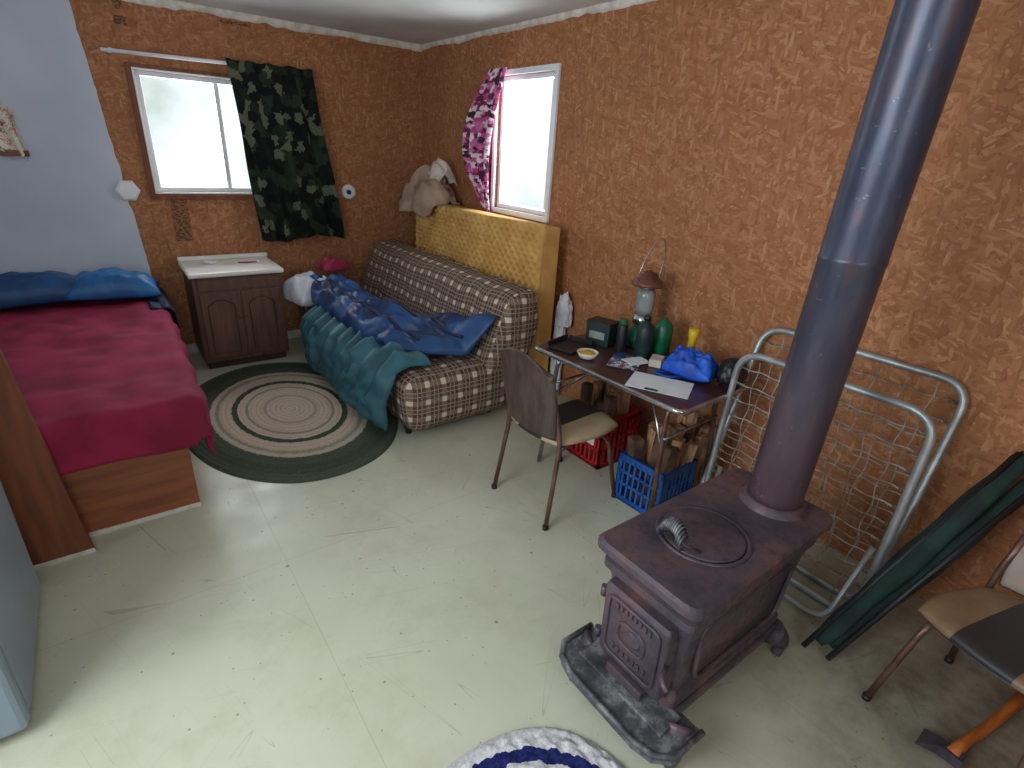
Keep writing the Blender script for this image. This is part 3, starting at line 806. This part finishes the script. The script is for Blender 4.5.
rings('top_plate',[(1.02,1.745,.495,.84,.578),(1.0,1.755,.48,.85,.590),(1.0,1.755,.48,.85,.610),(1.01,1.745,.49,.84,.62)],'stove',st,.045)
for y,s in ((.527,-1),(.815,1)):
    sweep('side_relief_%d'%s,fillet([(1.16,y,.23),(1.62,y,.23),(1.64,y+.004*s,.45),(1.14,y,.45)],.05,6,True),.008,'stove',8,True,par=st)
rings('door',[(1.035,1.09,.555,.785,.20),(1.028,1.09,.55,.79,.215),(1.018,1.08,.55,.79,.47),(1.024,1.08,.555,.785,.485)],'stove',st,.012)
def onfront(y,z,off): return (1.028-.01*(z-.215)/.255-off,y,z)
sweep('door_rim',fillet([onfront(.575,.235,.003),onfront(.765,.235,.003),onfront(.765,.455,.003),onfront(.575,.455,.003)],.03,6,True),.006,'stove',8,True,par=st)
for row,(zz,cnt,hh) in enumerate(((.43,8,.022),(.27,7,.022))):
    for i in range(cnt):
        y=.60+.14*(i+.5)/cnt
        p=onfront(y,zz+(.006*math.sin(math.pi*i/(cnt-1)) if row==0 else 0),.003)
        box('emboss_%d_%d'%(row,i),p,(.007,.010,hh),'stove',.002,par=st)
        box('emboss_x%d_%d'%(row,i),(p[0],p[1]+.004,p[2]+(.006 if i%2 else -.004)),(.007,.010,.005),'stove',.002,par=st)
sweep('medallion',fillet([onfront(.62,.305,.002),onfront(.72,.305,.002),onfront(.72,.39,.002),onfront(.62,.39,.002)],.035,6,True),.005,'stove',8,True,par=st)
lump('relief',onfront(.67,.345,-.002),(.012,.035,.03),'stove',1.5,st,3,.25)
for z in (.26,.43): lathe('hinge_%d'%int(z*100),[(.011,0),(.011,.035)],(1.03,.80,z-.0175),'stove',12,par=st)
sweep('latch',fillet([(1.03,.545,.36),(.985,.53,.36),(.975,.50,.35)],.02),.008,'stove',par=st)
boxr('draft_slider',1.02,1.045,.60,.74,.155,.19,'stove',.004,par=st)
lp=[(1.12,.44),(1.12,.90),(.99,.90),(.945,.86),(.93,.80),(.93,.54),(.945,.48),(.99,.44)]
n=len(lp); vs=[(x,y,.105) for x,y in lp]+[(x,y,.135) for x,y in lp]
fixn(mk('ash_lip',vs,[tuple(range(n)),tuple(range(n,2*n))]+[(i,(i+1)%n,n+(i+1)%n,n+i) for i in range(n)],'ash',par=st))
sweep('lip_rim',[(x,y,.138) for x,y in lp[1:]+lp[:1]],.010,'ash',8,par=st)
boxr('lip_plate',1.0,1.10,.50,.84,.135,.148,'ash',.004,par=st)
boxr('bottom_pan',1.08,1.70,.52,.82,.105,.14,'stove',.01,par=st)
for (x,y,sx,sy) in ((1.09,.50,-1,-1),(1.09,.85,-1,1),(1.66,.53,1,-1),(1.66,.81,1,1)):
    L=[];R=[]
    for k in range(13):
        t=k/12; o=.035*math.sin(t*math.pi)+.02*t*t*2
        L.append((x+sx*o,y+sy*o*.6,.125-.115*t)); R.append(.036*(1-t)**1.3+.013+.006*max(0,t-.8)*5)
    sweep('leg',L,R,'stove',12,par=st)
lathe('lid_ring',[(.140,0),(.140,.006),(.132,.008),(.126,.002)],(1.285,.67,.618),'stove',48,par=st)
lathe('lid',[(.124,0),(.124,.006),(.118,.008),(.01,.009)],(1.285,.67,.618),'stove',48,par=st)
lathe('lid_notch',[(.02,0),(.018,.004)],(1.20,.70,.627),'black',20,par=st)
L=[]
for k in range(300):
    t=k/299; ax=Vector((1.16,.735,.650)).lerp(Vector((1.15,.645,.66)),t)+Vector((0,0,.045*math.sin(math.pi*t)))
    a=t*2*math.pi*13; L.append(ax+Vector((.02*math.cos(a),0,.02*math.sin(a))))
sweep('lifter_coil',L,.0035,'ash',6,par=st)
sweep('lifter_core',[Vector((1.175,.75,.63)),Vector((1.17,.70,.68)),Vector((1.155,.65,.655)),Vector((1.20,.62,.63))],.005,'stove',8,par=st)
lathe('flue_collar',[(.108,0),(.108,.010),(.096,.016),(.092,.03)],(1.64,.645,.615),'stove',40,par=st)
px,py=1.64,.645; R0=.084
e=E('stove_pipe')
PP=[(R0-.002,.64),(R0,.66),(R0,1.42),(R0+.002,1.424),(R0+.002,1.434),(R0,1.438),(R0,2.03),(R0+.002,2.034),(R0+.002,2.044),(R0,2.048),(R0,2.425)]
vs=[];fs=[];NN=56
for (r,z) in PP:
    k_=(z-.64)/1.8
    for k in range(NN):
        a=2*math.pi*k/NN; vs.append((px+.028*k_+r*math.cos(a),py-.021*k_+r*math.sin(a),z))
for i in range(len(PP)-1):
    for k in range(NN): fs.append((i*NN+k,i*NN+(k+1)%NN,(i+1)*NN+(k+1)%NN,(i+1)*NN+k))
fs.append(tuple(range(NN))[::-1]); fs.append(tuple((len(PP)-1)*NN+k for k in range(NN)))
fixn(mk('pipe',vs,fs,'pipe',True,par=e))
lathe('ceiling_collar',[(.14,2.412),(.14,2.43)],(px+.028,py-.021,0),'pipe',40,par=e)

# ---------------------------------------------------------------- things on the table
def cyl(nm,x,y,r,h,mat,par,z=TB):
    return lathe(nm,[(r*.96,0),(r,.004),(r,h-.004),(r*.96,h)],(x,y,z),mat,24,par=par)
e=E('camping_lantern'); lx,ly=2.27,1.81
lathe('fount',[(.06,0),(.075,.01),(.08,.05),(.07,.09),(.045,.105),(.04,.13)],(lx,ly,TB),'greenpl',32,par=e)
lathe('collar',[(.05,.13),(.055,.15),(.05,.18)],(lx,ly,TB),'steel',28,par=e)
lathe('globe',[(.040,.18),(.050,.21),(.050,.29),(.042,.32)],(lx,ly,TB),'globe',28,par=e)
lathe('ventilator',[(.05,.33),(.085,.338),(.088,.35),(.072,.365),(.05,.38),(.045,.40),(.02,.412)],(lx,ly,TB),'enamel',32,par=e)
lathe('neck',[(.035,.31),(.035,.34)],(lx,ly,TB),'steel',20,par=e)
lathe('knob',[(.008,.41),(.008,.43)],(lx,ly,TB),'brass',12,par=e)
L=[(lx-.06,ly,TB+.34)]
for k in range(21):
    a=math.pi*k/20; L.append((lx-.085*math.cos(a)+.03*math.sin(a),ly-.02*math.sin(a),TB+.39+.19*math.sin(a)))
L.append((lx+.06,ly,TB+.34)); sweep('bail_wire',L,.003,'steel',6,par=e)
e=E('propane_cylinder'); lathe('tank',[(.03,0),(.048,.012),(.048,.15),(.035,.175),(.015,.185),(.015,.2)],(2.27,1.66,TB),'greenpl',26,par=e)
e=E('propane_cylinder'); lathe('tank',[(.03,0),(.045,.012),(.045,.15),(.035,.175),(.015,.185),(.015,.2)],(2.15,1.68,TB),'dgreen',26,par=e)
lathe('cap',[(.018,.2),(.018,.22)],(2.15,1.68,TB),'black',16,par=e)
e=E('storage_box'); box('box',(2.10,1.935,TB+.06),(.11,.14,.12),'dgreen',.006,rot=(0,0,.3),par=e); box('lid',(2.10,1.935,TB+.125),(.116,.146,.014),'black',.004,rot=(0,0,.3),par=e); box('label',(2.047,1.92,TB+.06),(.002,.09,.04),'globe',.0005,rot=(0,0,.3),par=e)
e=E('spray_can'); cyl('can',2.10,1.79,.027,.15,'black',e); cyl('lid',2.10,1.79,.022,.03,'greenpl',e,z=TB+.15)
e=E('small_carton'); box('box',(2.12,1.56,TB+.02),(.09,.06,.04),'cream',.003,rot=(0,0,.5),par=e)
e=E('laptop_tray')
box('base',(1.90,1.97,TB+.006),(.20,.16,.012),'black',.005,rot=(0,0,.25),par=e)
box('lip_a',(1.99,1.98,TB+.02),(.012,.15,.03),'black',.004,rot=(0,0,.25),par=e); box('lip_b',(1.88,2.043,TB+.02),(.19,.012,.03),'black',.004,rot=(0,0,.25),par=e)
e=E('snack_bowl'); lathe('bowl',[(.025,0),(.04,.006),(.055,.035),(.051,.035),(.036,.012),(.01,.01)],(1.87,1.80,TB),'lam',30,par=e); lump('food',(1.87,1.80,TB+.024),(.038,.038,.014),'yellow',1.2,e,3,.3)
e=E('magazine')
MT['mag']=camo('magazine_print',[(200,206,214),(60,80,110),(150,130,150),(220,220,224),(90,60,70)],30)
grid('mag_a',lambda u,v:tuple(Vector((2.0,1.66,TB+.004))+Matrix.Rotation(.55,3,'Z')@Vector(((u-.5)*.2,(v-.5)*.15,.002*math.sin(u*3)))),8,8,'mag',par=e,uvf=lambda u,v:(u*.3,v*.3))
box('mag_b',(2.05,1.63,TB+.010),(.12,.09,.004),'paper',.001,rot=(0,0,-.2),par=e); box('mag_c',(2.03,1.72,TB+.0145),(.08,.05,.004),'blue1',.001,rot=(0,0,.2),par=e)
e=E('document_sheet'); box('sheet',(1.93,1.38,TB+.002),(.28,.20,.002),'paper',.0005,rot=(0,0,math.radians(-62)),par=e); box('green_band',(1.845,1.36,TB+.0035),(.06,.025,.001),'greenpl',.0002,rot=(0,0,math.radians(-62)),par=e)
e=E('jar_lid'); lathe('lid',[(.05,0),(.055,.006),(.052,.014),(.03,.016)],(2.20,1.56,TB),'whitecloth',28,par=e); lathe('disc',[(.03,.016),(.028,.019)],(2.20,1.56,TB),'helm',24,par=e)
e=E('blue_duffel_pouch')
def bp(u,v):
    x=(u-.5)*.18; y=(v-.5)*.24; R=Matrix.Rotation(.25,3,'Z')
    return (Vector((2.15,1.38,TB+.028))+R@Vector((x*(1-.15*abs(2*v-1)),y,.01*nz(x*12,y*12))),(0,0,1))
pq=lambda u,v:.9+.5*nz(u*4,v*4,2)+.3*nz(u*10,v*8,5)
puff('pouch',bp,44,44,.10,'helm',par=e,e=3,quilt=pq)
sweep('zip',[Vector(bp(.45,.08+.84*k/20)[0])+Vector((0,0,.10*pq(.45,.08+.84*k/20)*max(0,1-abs(2*(.08+.84*k/20)-1)**3)**.5)) for k in range(21)],.004,'black',6,par=e)
sweep('strap',fillet([(2.08,1.46,TB+.01),(2.02,1.50,TB+.008),(2.02,1.42,TB+.008),(2.09,1.37,TB+.012)],.03),.009,'helm',8,par=e,flat=.5)
e=E('baseball_hat'); lump('crown',(2.23,1.215,TB+.055),(.075,.06,.08),'black',1.7,e,5,.12)
puff('brim',lambda u,v:((2.19+(u-.5)*.15,1.21-.03*v*math.sin(math.pi*u),TB+.02+.02*v),(0,.3,1)),16,8,.004,'black',par=e)
e=E('yellow_flashlight'); lathe('body',[(.018,0),(.02,.006),(.02,.13),(.026,.145),(.026,.18),(.02,.182)],(2.30,1.50,TB),'yellow',24,par=e)

# ---------------------------------------------------------------- hatchet on the floor, lower right
e=E('hatchet')
L=[(1.78,-.01,.03),(1.86,-.02,.026),(1.98,-.045,.026),(2.12,-.07,.028),(2.26,-.09,.03)]
sweep('handle',L,[.020,.017,.015,.017,.020],'orangewood',12,par=e,flat=1.4)
vs=[(1.77,-.04,.01),(1.81,-.04,.01),(1.81,.02,.01),(1.77,.02,.01),(1.74,.07,.02),(1.82,.07,.02)]
vs=vs+[(x,y,z+(.035 if i<4 else .006)) for i,(x,y,z) in enumerate(vs)]
fixn(mk('head',vs,[(0,1,2,3),(6,7,8,9),(3,2,5,4),(9,10,11,8),(0,1,7,6),(1,2,8,7),(3,0,6,9),(2,5,11,8),(4,3,9,10),(4,5,11,10)],'stove',par=e))

# ---------------------------------------------------------------- camera
cam=bpy.data.cameras.new('camera'); co=bpy.data.objects.new('camera',cam); col.objects.link(co)
cam.sensor_width=36; cam.lens=36*535/1024; cam.clip_start=.05
Rr=Vector((0.8039,-0.5919,0.0575)); Dn=Vector((-0.1947,-0.3533,-0.915)); Fw=Vector((0.5619,0.7244,-0.3993))
m=Matrix((Rr,-Dn,-Fw)).transposed().to_4x4(); m.translation=Vector((0,0,1.65)); co.matrix_world=m
sc.camera=co

# ---------------------------------------------------------------- light
w=bpy.data.worlds.new('world'); sc.world=w; w.use_nodes=True
nt=w.node_tree; bg=nt.nodes['Background']; bg.inputs[1].default_value=1.35
tc=nt.nodes.new('ShaderNodeTexCoord'); nn=nt.nodes.new('ShaderNodeTexNoise'); nn.inputs['Scale'].default_value=9; nn.inputs['Detail'].default_value=6
cr=nt.nodes.new('ShaderNodeValToRGB'); cr.color_ramp.elements[0].position=.35; cr.color_ramp.elements[0].color=(.50,.58,.55,1); cr.color_ramp.elements[1].position=.6; cr.color_ramp.elements[1].color=(.85,.93,1,1)
nt.links.new(tc.outputs['Generated'],nn.inputs[0]); nt.links.new(nn.outputs[0],cr.inputs[0]); nt.links.new(cr.outputs[0],bg.inputs[0])
def area(name,loc,rot,sx,sy,W_,c=(.90,.95,1)):
    l=bpy.data.lights.new(name,'AREA'); l.shape='RECTANGLE'; l.size=sx; l.size_y=sy; l.energy=W_; l.color=c
    o=bpy.data.objects.new(name,l); col.objects.link(o); o.location=loc; o.rotation_euler=rot; return o
H_=math.pi/2
area('daylight_window_1',(.7,YB+T+.25,1.75),(-H_,0,0),.9,.75,24)
area('daylight_window_2',(XR+T+.25,3.25,1.75),(0,H_,0),.85,.6,24)
area('daylight_window_3',(XL-.02,.95,1.55),(0,-H_,0),1.05,1.4,52)
area('daylight_window_4',(-.2,YF-.02,1.5),(H_,0,0),1.3,1.0,18)
